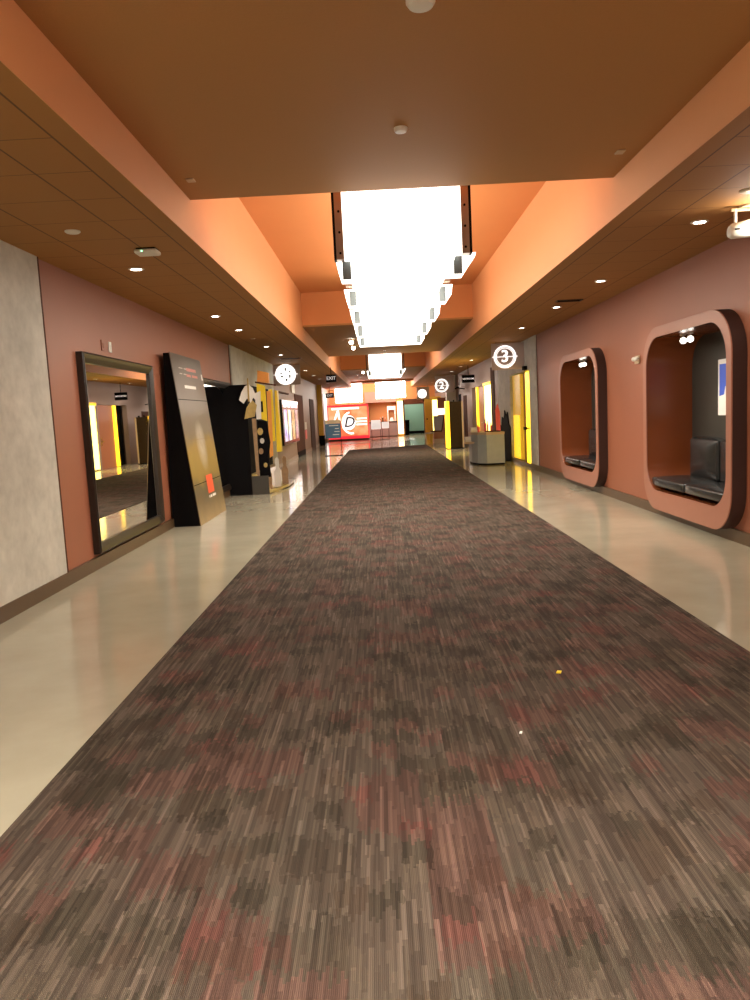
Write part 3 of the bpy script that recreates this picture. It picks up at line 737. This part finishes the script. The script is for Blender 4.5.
# ------------------------------------------------------------------ seating niches
M['side_dark'] = plain('side_dark', (.035, .010, .006), .6)
def niche(y0, y1, label):
    t = thing('seating_niche', label, 'seating niche', (XR, y0, 0), 'rounded seating niches in the right wall')
    W = y1 - y0; F = -.17; D = .47
    i0, i1 = IY, W - IY
    O = lambda x, e=0: rrect(e, W - e, .11 + e, 2.55 - e, .50, x, rb=.44)
    I = lambda x, e=0: rrect(i0 - e, i1 + e, IZ0 - e, IZ1 + e, .42, x, rb=.36)
    MB().loft([O(F + .015), O(F + .003), O(F, .003), I(F, 0), I(F + .015)]).build('front_frame', M['niche_front'], t)
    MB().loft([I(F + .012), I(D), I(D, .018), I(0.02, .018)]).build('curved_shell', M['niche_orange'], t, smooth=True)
    MB().loft([rrect(i0 - .02, i1 + .02, IZ0 - .02, IZ1 + .02, .42, D, rb=.36), rrect(i0 - .02, i1 + .02, IZ0 - .02, IZ1 + .02, .42, D + .03, rb=.36)], True, True).build('back_panel', M['charcoal'], t)
    # dark side band behind the frame
    MB().loft([O(-.002, .03), O(F + .016, .03), O(F + .016, 0), O(-.002, 0), ]).build('side_band', M['side_dark'], t, smooth=True)
    return t
def cushion(mb, x0, x1, y0, y1, z0, z1, puff=.02, r=.035):
    # soft rounded cushion
    bm = bmesh.new(); bmesh.ops.create_cube(bm, size=1)
    bmesh.ops.subdivide_edges(bm, edges=bm.edges[:], cuts=5, use_grid_fill=True)
    for v in bm.verts:
        c = v.co * 2
        sx_, sy_, sz_ = (1 - c.x ** 4), (1 - c.y ** 4), (1 - c.z ** 4)
        q = Vector((c.x, c.y, c.z))
        v.co = Vector(((x0 + x1) / 2 + q.x * (x1 - x0) / 2, (y0 + y1) / 2 + q.y * (y1 - y0) / 2, (z0 + z1) / 2 + q.z * (z1 - z0) / 2))
        if abs(c.z) > .99: v.co.z += math.copysign(puff * sx_ * sy_, c.z)
        if abs(c.x) > .99: v.co.x += math.copysign(puff * sy_ * sz_, c.x)
    ed = [e for e in bm.edges if len(e.link_faces) == 2 and e.calc_face_angle(0) > 1.0]
    bmesh.ops.bevel(bm, geom=ed, offset=r, segments=3, profile=.5, affect='EDGES')
    me = bpy.data.meshes.new('tmp'); bm.to_mesh(me); bm.free(); mb.bm.from_mesh(me); bpy.data.meshes.remove(me)
    return mb
def niche_seats(y0, y1, far):
    W = y1 - y0; i0, i1 = y0 + IY, y1 - IY
    mid = (i0 + i1) / 2 + .02
    for k, (a, b) in enumerate(((i0 + .07, mid - .01), (mid + .01, i1 - .07))):
        nm = ('nearer', 'farther')[k]; where = ('near', 'far')[far]
        tt = thing('bench_seat', f'{nm} black leather seat in the {where} seating niche', 'seat', (XR, (a + b) / 2, IZ0), 'black leather seats in the niches')
        w2 = (b - a) / 2
        cushion(MB(), -.13, .40, -w2, w2, .045, .165, .025).build('seat_cushion', M['leather'], tt, smooth=True)
        bx(-.03, .36, -w2 + .25, w2 - .25, .0, .06).build('seat_base', M['black'], tt)
        cb = cushion(MB(), .29, .43, -w2 + (.03 if k == 0 else .0), w2 - (.03 if k == 0 else .27), .17, .69, .03)
        cb.build('back_cushion', M['leather'], tt, smooth=True)
        m = MB(); m.box(.272, .280, -w2 + .12, w2 - (.12 if k == 0 else .36), .50, .506); m.build('stitch_line', M['black'], tt)
def spot_pair(y0, y1, far):
    yc = (y0 + y1) / 2 + .60
    for k, dy in enumerate((0, -.22)):
        tt = thing('niche_spotlight', f"{('farther', 'nearer')[k]} small white spotlight at the top of the {('near', 'far')[far]} seating niche", 'spotlight', (XR + .10, yc + dy, IZ1))
        MB().cyl((0, 0, -.015), (0, 0, 0), .04).build('mounting_plate', M['white_plastic'], tt, smooth=True)
        MB().cyl((0, 0, -.04), (0, 0, 0), .008).build('stem', M['white_plastic'], tt)
        MB().cyl((0, .02, -.05), (-.02, -.06, -.085), .03, .045).build('lamp_head', M['white_plastic'], tt, smooth=True)
        MB().sphere((-.021, -.062, -.086), .038).build('bulb', M['bulb_soft'], tt, smooth=True)
        lamp('SPOT', 'lamp', (-.03, -.09, -.13), 30, spot=math.radians(95), blend=.9, size=.04, parent=tt, rot=(math.radians(-8), math.radians(6), 0))
for far, (a, b) in enumerate(NI):
    niche(a, b, ('large rounded seating niche nearest the viewer in the red right wall', 'rounded seating niche farther along the red right wall')[far])
    niche_seats(a, b, far); spot_pair(a, b, far)
t = thing('framed_picture', 'white framed picture of a blue sky and pale building inside the near niche', 'picture', (XR + .469, 8.98, 1.36))
bx(-.03, -.001, 0, .75, 0, .70, bev=.006).build('frame', M['paper'], t)
bx(-.034, -.03, .05, .70, .06, .64).build('picture_sky', M['sky_blue'], t)
MB().prism([(-.037, .05, .06), (-.037, .70, .06), (-.037, .70, .24), (-.037, .56, .26), (-.037, .53, .36), (-.037, .40, .36), (-.037, .36, .30), (-.037, .2, .28), (-.037, .05, .22)], (.003, 0, 0)).build('picture_building', M['paper'], t)
t = thing('wall_strobe', 'small pale alarm lamp on the right wall between the two niches', 'alarm', (XR, 11.4, 2.2))
bx(-.03, 0, -.09, .09, -.06, .06, bev=.012).build('housing', M['tan'], t, smooth=True)
for dy in (-.07, .06): MB().sphere((-.045, dy, .01), .035).build('lens', M['white_plastic'], t, smooth=True)

# ------------------------------------------------------------------ right side entrances
# first: yellow lit panel, brown door, yellow panel set back a little
struct(bx(XR + .02, XR + .08, 19.45, 20.20, .10, 2.48).build('lit_panel_1', M['yellow_light']))  # glowing yellow wall panel
o = bx(XR + .12, XR + .18, 20.20, 21.05, 0, 2.48).build('door_4', M['wood_brown']); struct(o)
struct(bx(XR + .04, XR + .12, 21.05, 22.23, .12, 2.48).build('trim_7', M['yellow_faint']))
struct(bx(XR + .02, XR + .12, 21.2, 22.1, .14, 1.35).build('trim_8', M['yellow_dim']))
struct(bx(XR - .01, XR + .13, 19.42, 22.25, 0, .10).build('baseboard_right', M['brown_base']))
t = thing('door_closer', 'small black bracket over the yellow lit panel by the number 3 sign', 'bracket', (XR, 19.75, 2.52)); bx(-.12, 0, -.12, .12, 0, .10, bev=.008).build('body', M['black'], t)
MB().cyl((-.06, .10, .02), (-.02, .3, .0), .012).build('arm', M['black'], t)
t = thing('panel_handle', 'black pull handle on the yellow lit panel', 'handle', (XR, 19.85, 1.02)); bx(-.10, -.06, -.15, .15, -.04, .04, bev=.01).build('grip', M['black'], t)
for s in (-.1, .1): bx(-.07, .03, s - .015, s + .015, -.015, .015).build('post', M['black'], t)
# black ragged standee against the grey pier
t = thing('black_cutout_board', 'black ragged topped cutout board standing between the counter and the yellow door', 'board', (XR - .18, 22.27, 0))
pts = [(0, 0), (1.95, 0), (1.9, 1.05), (1.6, 1.0), (1.45, 1.3), (1.15, 1.22), (.95, 1.5), (.7, 1.32), (.45, 1.45), (.25, 1.1), (0, 1.0)]
MB().prism([(.12, y, z) for y, z in pts], (.03, 0, 0)).build('cutout', M['black'], t)
bx(.0, .12, .2, 1.7, 0, .02).build('foot', M['black'], t)
# dark opening + mauve wall with second entrance
struct(bx(XR - .02, XR + .05, 25.35, 26.1, .0, 2.95).build('trim_9', M['dark_wood']))
struct(bx(XR + .02, XR + .08, 26.15, 28.0, .05, 2.42).build('lit_panel_2', M['yellow_hot']))  # wide glowing yellow wall panel
struct(bx(XR - .03, XR + .09, 26.1, 28.05, 2.40, 2.50).build('trim_10', M['yellow_dim']))
struct(bx(XR + .0, XR + .1, 28.0, 28.2, 0, 2.44).build('trim_11', M['mauve_wall']))
dr5 = struct(bx(XR + .05, XR + .10, 28.2, 29.9, 0, 2.42).build('door_5', M['red_door']))
struct(bx(XR - .01, XR + .08, 29.9, 30.15, .02, 2.42).build('lit_panel_3', M['yellow_light']))  # narrow glowing yellow strip
struct(bx(XR + .25, XR + .3, 30.15, 31.5, 0, 2.44).build('opening_shade', M['black']))  # black sheet stands in for the shade of an open passage
q = Vector((XR + .05, 28.45, 1.05))
hd = bx(q.x - .01, q.x, q.y - .04, q.y + .04, q.z - .15, q.z + .15).build('handle', M['chrome'], dr5)
m = MB(); m.cyl(q + Vector((-.06, 0, 0)), q, .02); m.cyl(q + Vector((-.06, -.02, 0)), q + Vector((-.06, .14, 0)), .014); m.build('lever', M['chrome'], hd)
struct(bx(XR - .02, XR + .03, 33.4, 34.6, 0, 2.2).build('door_7', M['dark_wood']))
struct(bx(XR - .02, XR + .03, 35.6, 36.6, 0, 2.3).build('door_8', M['black']))
t = thing('wall_arm_lamp', 'small black arm lamp sticking out of the right wall past the restrooms sign', 'wall lamp', (XR, 34.0, 2.5))
MB().cyl((0, 0, 0), (-.35, 0, .05), .02).build('arm', M['black'], t); MB().cyl((-.28, 0, .10), (-.45, 0, .0), .05, .03).build('head', M['black'], t)
# far right pillars and panels
t = thing('white_pillar', 'pale white pillar on the right beyond the restrooms sign', 'pillar', (3.6, 37.8, 0))
bx(-.2, .28, 0, .5, .1, H - .003).build('shaft', M['white_plastic'], t); bx(-.22, .29, -.02, .52, 0, .1).build('base', M['brown_base'], t)
t = thing('yellow_panel_door', 'orange yellow wood panelled door with a brown knob at the far right', 'door', (3.25, 46.8, 0))
bx(-.42, .60, 0, .12, .25, 2.45, bev=.01).build('leaf', M['wood_yellow'], t); MB().sphere((-.28, -.03, 1.1), .05).build('knob', M['dark_wood'], t, smooth=True)
bx(-.42, .60, 0, .13, 0, .25).build('kick_plate', M['tan'], t)
t = thing('lit_wall_panel', 'glowing yellow wall panel with a white lit band behind the grey seat', 'light panel', (3.55, 43.0, 0))
bx(-.5, -.22, 0, .06, .2, 2.2).build('yellow_strip', M['yellow_hot'], t); bx(-.2, .3, 0, .06, .2, 2.3).build('rose_panel', M['red_door'], t)
bx(-.5, .2, -.04, 0, 1.35, 1.7).build('white_band', M['white_lit'], t); bx(-.5, .3, 0, .1, 0, .2).build('base', M['tan'], t)

# yellow edged black box
t = thing('display_box', 'tall black display box with a glowing yellow left side on the right of the corridor', 'display', (3.08, 31.0, 0))
bx(-.20, .30, 0, .8, .04, 1.93, bev=.01).build('body', plain('display_brown', (.035, .022, .010), .8, noise=.3, spec=.1), t)
bx(-.32, -.20, -.02, .8, .03, 1.95).build('yellow_edge', M['yellow_light'], t)
bx(.30, .36, -.01, .8, .03, 1.93).build('side_trim', M['tan'], t)
bx(-.32, .36, -.01, .8, 0, .04).build('base', M['black'], t)
for dx in (-.02, .2): bx(dx, dx + .05, .1, .2, 1.93, 1.99).build('clip', M['black'], t)
# grey high backed seat
t = thing('high_back_seat', 'grey high backed seat with a dark L shaped frame beyond the yellow edged box', 'seat', (2.85, 37.0, 0))
MB().prism([(-.18, 0, .62), (.18, 0, .62), (.30, 0, 1.34), (-.20, 0, 1.34)], (0, .1, 0)).build('backrest', M['fabric_grey'], t)
MB().prism([(-.34, -.02, .56), (.20, -.02, .56), (.36, -.02, 1.36), (.30, -.02, 1.34), (.16, -.02, .62), (-.34, -.02, .62)], (0, .55, 0)).build('side_frame', M['dark_wood'], t)
bx(-.2, .28, .0, .5, .22, .56).build('plinth', M['wood_brown'], t); bx(-.22, .30, -.02, .52, 0, .22).build('base', M['tan'], t)
t = thing('yellow_table', 'small faceted yellow wood table left of the grey high backed seat', 'table', (2.40, 36.5, 0))
MB().cyl((0, 0, .0), (0, 0, .5), .12, .2, seg=6).build('pedestal', M['wood_yellow'], t); MB().cyl((0, 0, .5), (0, 0, .56), .24, seg=8).build('table_top', M['tan'], t)

# ------------------------------------------------------------------ grey counter with items
t = thing('grey_counter', 'pale grey metal counter with a slanted left end and tan top on the right', 'counter', (3.1, 21.2, 0))
plan = [(.38, 0), (-.12, 0), (-.34, .25), (-.45, .75), (-.45, 1.4), (.38, 1.4)]
m = MB(); m.prism([(x, y, .05) for x, y in plan], (0, 0, .80)); m.build('body', M['grey_metal'], t)
m = MB(); m.prism([(x * 1.02, y - .01, .85) for x, y in plan], (0, 0, .07)); m.build('counter_top', M['tan'], t)
m = MB(); m.prism([(x * .95, y + .03, 0) for x, y in plan], (0, 0, .05)); m.build('plinth', M['black'], t)
m = MB()
for k in range(14): m.cyl((-.123, -.004, .09 + k * .056), (-.123, .002, .09 + k * .056), .006, seg=8)
m.build('rivet_row', M['black'], t)
for k, (dx, dy, z, lab) in enumerate(((-.42, .35, .925, 'upper white leaflet pad on the slanted end of the grey counter'), (-.58, .55, .66, 'lower white leaflet pad on the slanted end of the grey counter'))):
    tt = thing('leaflet_holder', lab, 'leaflet holder', (3.1 + dx, 21.2 + dy, z), 'white leaflet pads on the grey counter')
    bx(-.08, .10, 0, .2, 0, .06, bev=.01).build('tray', M['white_plastic'], tt); bx(-.07, .09, .01, .19, .06, .14).build('leaflets', M['paper'], tt)
bx(-.66, -.40, .5, .8, .60, .655).build('side_shelf', M['tan'], t)
items = [(-.28, .5, .09, .22, 'leftmost small pink cup'), (-.08, .45, .07, .36, 'tall pink bottle'), (.0, .55, .05, .30, 'slim pink bottle'), (.09, .5, .06, .26, 'rightmost short pink bottle')]
for (dx, dy, w, h, lab) in items:
    tt = thing('pink_bottle', lab + ' on the grey counter', 'bottle', (3.1 + dx, 21.2 + dy, .92), 'pink bottles on the grey counter')
    MB().cyl((0, 0, 0), (0, 0, h * .7), w / 2, w / 2.2).build('body', M['pink'], tt, smooth=True)
    MB().cyl((0, 0, h * .7), (0, 0, h), w / 4, w / 6).build('neck', M['red_paint'], tt, smooth=True)
tt = thing('pink_cutout', 'tall pointed pink cutout at the right end of the grey counter', 'cutout', (3.42, 21.8, .92))
MB().prism([(-.06, 0, 0), (.06, 0, 0), (.05, 0, .55), (-.01, 0, .80), (-.08, 0, .60)], (0, .03, 0)).build('cutout', M['pink'], tt)
bx(-.07, .07, -.04, .07, 0, .015).build('foot', M['black'], tt)
tt = thing('tool_tray', 'low dark tray of small things along the grey counter top', 'tray', (3.2, 21.5, .92))
bx(-.2, .2, -.1, .1, 0, .03, bev=.005).build('tray', M['dark_wood'], tt)

# ------------------------------------------------------------------ red booth with big D screen
t = thing('red_screen_booth', 'large glowing red and orange screen booth with a big dark letter D', 'booth', (-1.95, 47.0, 0))
W2 = 1.31
bx(-W2, W2, 0, 1.2, .12, 2.22, bev=.01).build('booth_body', M['red_lit'], t)
bx(-W2 + .14, W2 - .05, -.02, 0, .30, 2.10).build('screen', M['red_screen'], t)
bx(-W2, W2, -.02, 1.2, 0, .12).build('base', M['brown_base'], t)
bx(-.95, .75, -.03, -.02, 1.93, 2.06).build('white_banner', M['white_lit'], t)
# white swoosh disc and D
m = MB(); m.prism([(.08 + .42 * math.cos(a), -.03, 1.12 + .46 * math.sin(a)) for a in [2 * PI * i / 28 for i in range(28)]], (0, .008, 0)); m.build('white_disc', M['white_lit'], t)
m = MB()
for k in range(12):
    a0 = math.radians(100 + k * 15); a1 = math.radians(100 + (k + 1) * 15 + 1); rr, r2 = .62, .52
    m.prism([(.25 + rr * math.cos(a0), -.035, 1.1 + rr * 1.15 * math.sin(a0)), (.25 + rr * math.cos(a1), -.035, 1.1 + rr * 1.15 * math.sin(a1)), (.25 + r2 * math.cos(a1), -.035, 1.1 + r2 * 1.15 * math.sin(a1)), (.25 + r2 * math.cos(a0), -.035, 1.1 + r2 * 1.15 * math.sin(a0))], (0, .006, 0))
m.build('white_swoosh', M['white_lit'], t)
M['d_ink'] = plain('d_ink', (.10, .07, .16), .5)
text_obj('letter', 'D', .88, M['d_ink'], t, (.08, -.06, 1.12), (PI / 2, 0, 0), .01, .008, shear=.25)
m = MB(); m.prism([(-.85, -.032, 1.30), (-.62, -.032, 1.9), (-.5, -.032, 1.9), (-.42, -.032, 1.25), (-.52, -.032, 1.25), (-.6, -.032, 1.6), (-.74, -.032, 1.30)], (0, .006, 0)); m.build('white_figure', M['white_lit'], t)
for k, (z, wv) in enumerate(((1.34, .62), (1.16, .7), (.98, .66))):
    bx(1.2 - wv, 1.2, -.03, -.02, z - .05, z + .05).build('white_line', M['white_lit'], t)
# blue notice on a floor stand
t = thing('blue_notice_stand', 'blue notice board on a thin black floor stand in front of the red booth', 'notice stand', (-1.85, 30.2, 0))
bx(-.30, .30, 0, .03, .70, 1.28, bev=.004).build('blue_board', M['blue_print'], t)
bx(-.30, .30, 0, .03, 1.285, 1.42, bev=.004).build('header_strip', M['tan'], t)
for k, (a, b) in enumerate(((-.15, .22), (.08, .24), (.05, .26), (-.02, .24))):
    bx(a, b, -.003, 0, 1.19 - k * .12, 1.215 - k * .12).build('printed_line', M['paper'], t)
for s in (-1, 1): MB().cyl((s * .30, .015, .02), (s * .30, .015, 1.42), .012, seg=10).build('post', M['black'], t)
bx(-.36, .36, -.16, .18, 0, .02, bev=.005).build('base', M['black'], t)

# small white notice stands by the lobby counter
M['notice_glow'] = glow('notice_glow', (1, .93, .88), .7)  # glow stands in for light falling on the white notices
def paper_stand(x, y, w, za, zb, lab):
    t = thing('paper_notice_stand', lab, 'notice stand', (x, y, 0), 'white notices on stands before the lobby counter')
    bx(-w / 2, w / 2, 0, .03, za, zb, bev=.004).build('notice', M['notice_glow'], t)
    for k in range(4): bx(-w * .32, w * .32, -.004, 0, za + .10 + k * .07, za + .115 + k * .07).build('printed_line', M['grey_ink'], t)
    for s in (-1, 1): MB().cyl((s * w * .48, .04, .02), (s * w * .48, .04, zb), .014, seg=8).build('post', M['black'], t)
    bx(-w * .55, w * .55, -.15, .2, 0, .02).build('base', M['black'], t)
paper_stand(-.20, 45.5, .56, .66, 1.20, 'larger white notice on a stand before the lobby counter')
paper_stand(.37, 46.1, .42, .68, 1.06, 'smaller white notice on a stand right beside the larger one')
# lobby counter
t = thing('lobby_counter', 'grey brown lobby counter with a black top below the orange wall', 'counter', (.28, 51.0, 0))
bx(-.98, .95, 0, .8, .06, .96, bev=.01).build('body', plain('counter_grey', (.30, .22, .19), .5), t)
bx(-1.0, .97, -.03, .83, .96, 1.02, bev=.008).build('counter_top', M['black'], t)
bx(-.96, .93, .03, .8, 0, .06).build('plinth', M['brown_base'], t)
t = thing('drinks_machine', 'white framed dispenser machine on the right end of the lobby counter', 'machine', (.86, 51.2, 1.02))
for s in (-1, 1): bx(s * .24 - .04, s * .24 + .04, 0, .3, 0, .8).build('side_frame', M['white_plastic'], t)
bx(-.28, .28, 0, .3, .75, 1.02, bev=.03).build('hood', M['white_plastic'], t); bx(-.26, .26, .22, .28, .1, .75).build('back', M['wood_brown'], t)
MB().cyl((0, .08, 0), (0, .08, .25), .17, .08).build('bowl', M['white_plastic'], t, smooth=True)
for k, (x, h) in enumerate(((.10, .22), (.26, .28), (.42, .20))):
    tt = thing('counter_bottle', f"{('left', 'middle tall', 'right')[k]} small bottle on the lobby counter beside the white machine", 'bottle', (x, 51.2, 1.02), 'small bottles on the lobby counter')
    MB().cyl((0, 0, 0), (0, 0, h), .05).build('body', M['dark_wood' if k % 2 else 'red_door'], tt); MB().cyl((0, 0, h), (0, 0, h + .07), .02).build('cap', M['paper'], tt)
# glowing column
t = thing('glowing_column', 'bright cream glowing column between the lobby counter and the dark doorway', 'column light', (1.475, 51.2, 0))
bx(-.19, .17, 0, .3, .14, 2.35, bev=.01).build('light_panel', M['column_glow'] if 'column_glow' in M else glow('column_glow', (1, .80, .42), 3.2), t)
bx(-.21, .19, -.02, .32, 0, .14).build('base', M['wood_yellow'], t); bx(-.21, .19, -.02, .32, 2.35, 2.42).build('cap', M['wood_yellow'], t)
t = thing('waste_bin', 'black waste bin inside the far doorway against the green wall', 'bin', (1.95, 53.2, 0))
m = MB(); m.loft([[(sx * .17 * f, sy * .17 * f, z) for sx, sy in ((-1, -1), (1, -1), (1, 1), (-1, 1))] for f, z in ((.8, 0), (1, .8), (1, .95))], True, True); m.build('bin_body', M['black'], t)
bx(-.18, .18, -.18, .18, .95, 1.05, bev=.03).build('lid', M['black'], t)
lamp('POINT', 'lamp_far_room', (2.4, 54.5, 2.3), 45, (.85, 1, .9), .2)

# scraps on the carpet
for (x, y, s, lab) in ((1.0, 4.37, .018, 'tiny yellow scrap of litter lying on the carpet'), (.62, 3.55, .008, 'speck of pale litter on the carpet, nearer than the yellow scrap')):
    m = MB(); m.prism([(-s, -s * .5, 0), (s * .4, -s, 0), (s, s * .3, .004), (-s * .2, s, .002)], (0, 0, .006)); o = m.build('litter_scrap', M['yellow_print' if s > .01 else 'paper']); o.location = (x, y, .009); tag(o, lab, 'litter')

# ------------------------------------------------------------------ world, camera
w = bpy.data.worlds.new('world'); sc.world = w; w.use_nodes = True
w.node_tree.nodes['Background'].inputs[0].default_value = (1, .85, .7, 1); w.node_tree.nodes['Background'].inputs[1].default_value = .05
cam = bpy.data.cameras.new('camera'); co = bpy.data.objects.new('camera', cam); col.objects.link(co)
cam.sensor_fit = 'VERTICAL'; cam.sensor_height = 24; cam.sensor_width = 18; cam.lens = 24 * .755; cam.clip_end = 200; cam.clip_start = .05
yaw, pitch, roll = (math.radians(a) for a in (.6, -6.53, -2.86))
f = Vector((-math.sin(yaw) * math.cos(pitch), math.cos(yaw) * math.cos(pitch), math.sin(pitch)))
r = Vector((math.cos(yaw), math.sin(yaw), 0)); u = r.cross(f)
r2 = math.cos(roll) * r + math.sin(roll) * u; u2 = -math.sin(roll) * r + math.cos(roll) * u
co.matrix_world = Matrix(((r2.x, u2.x, -f.x, 0), (r2.y, u2.y, -f.y, 0), (r2.z, u2.z, -f.z, 1.6), (0, 0, 0, 1)))
sc.camera = co
sc.view_settings.view_transform = 'Standard'; sc.view_settings.look = 'None'
sc.view_settings.gamma = 1; sc.view_settings.use_curve_mapping = False
sc.view_settings.exposure = 0.08
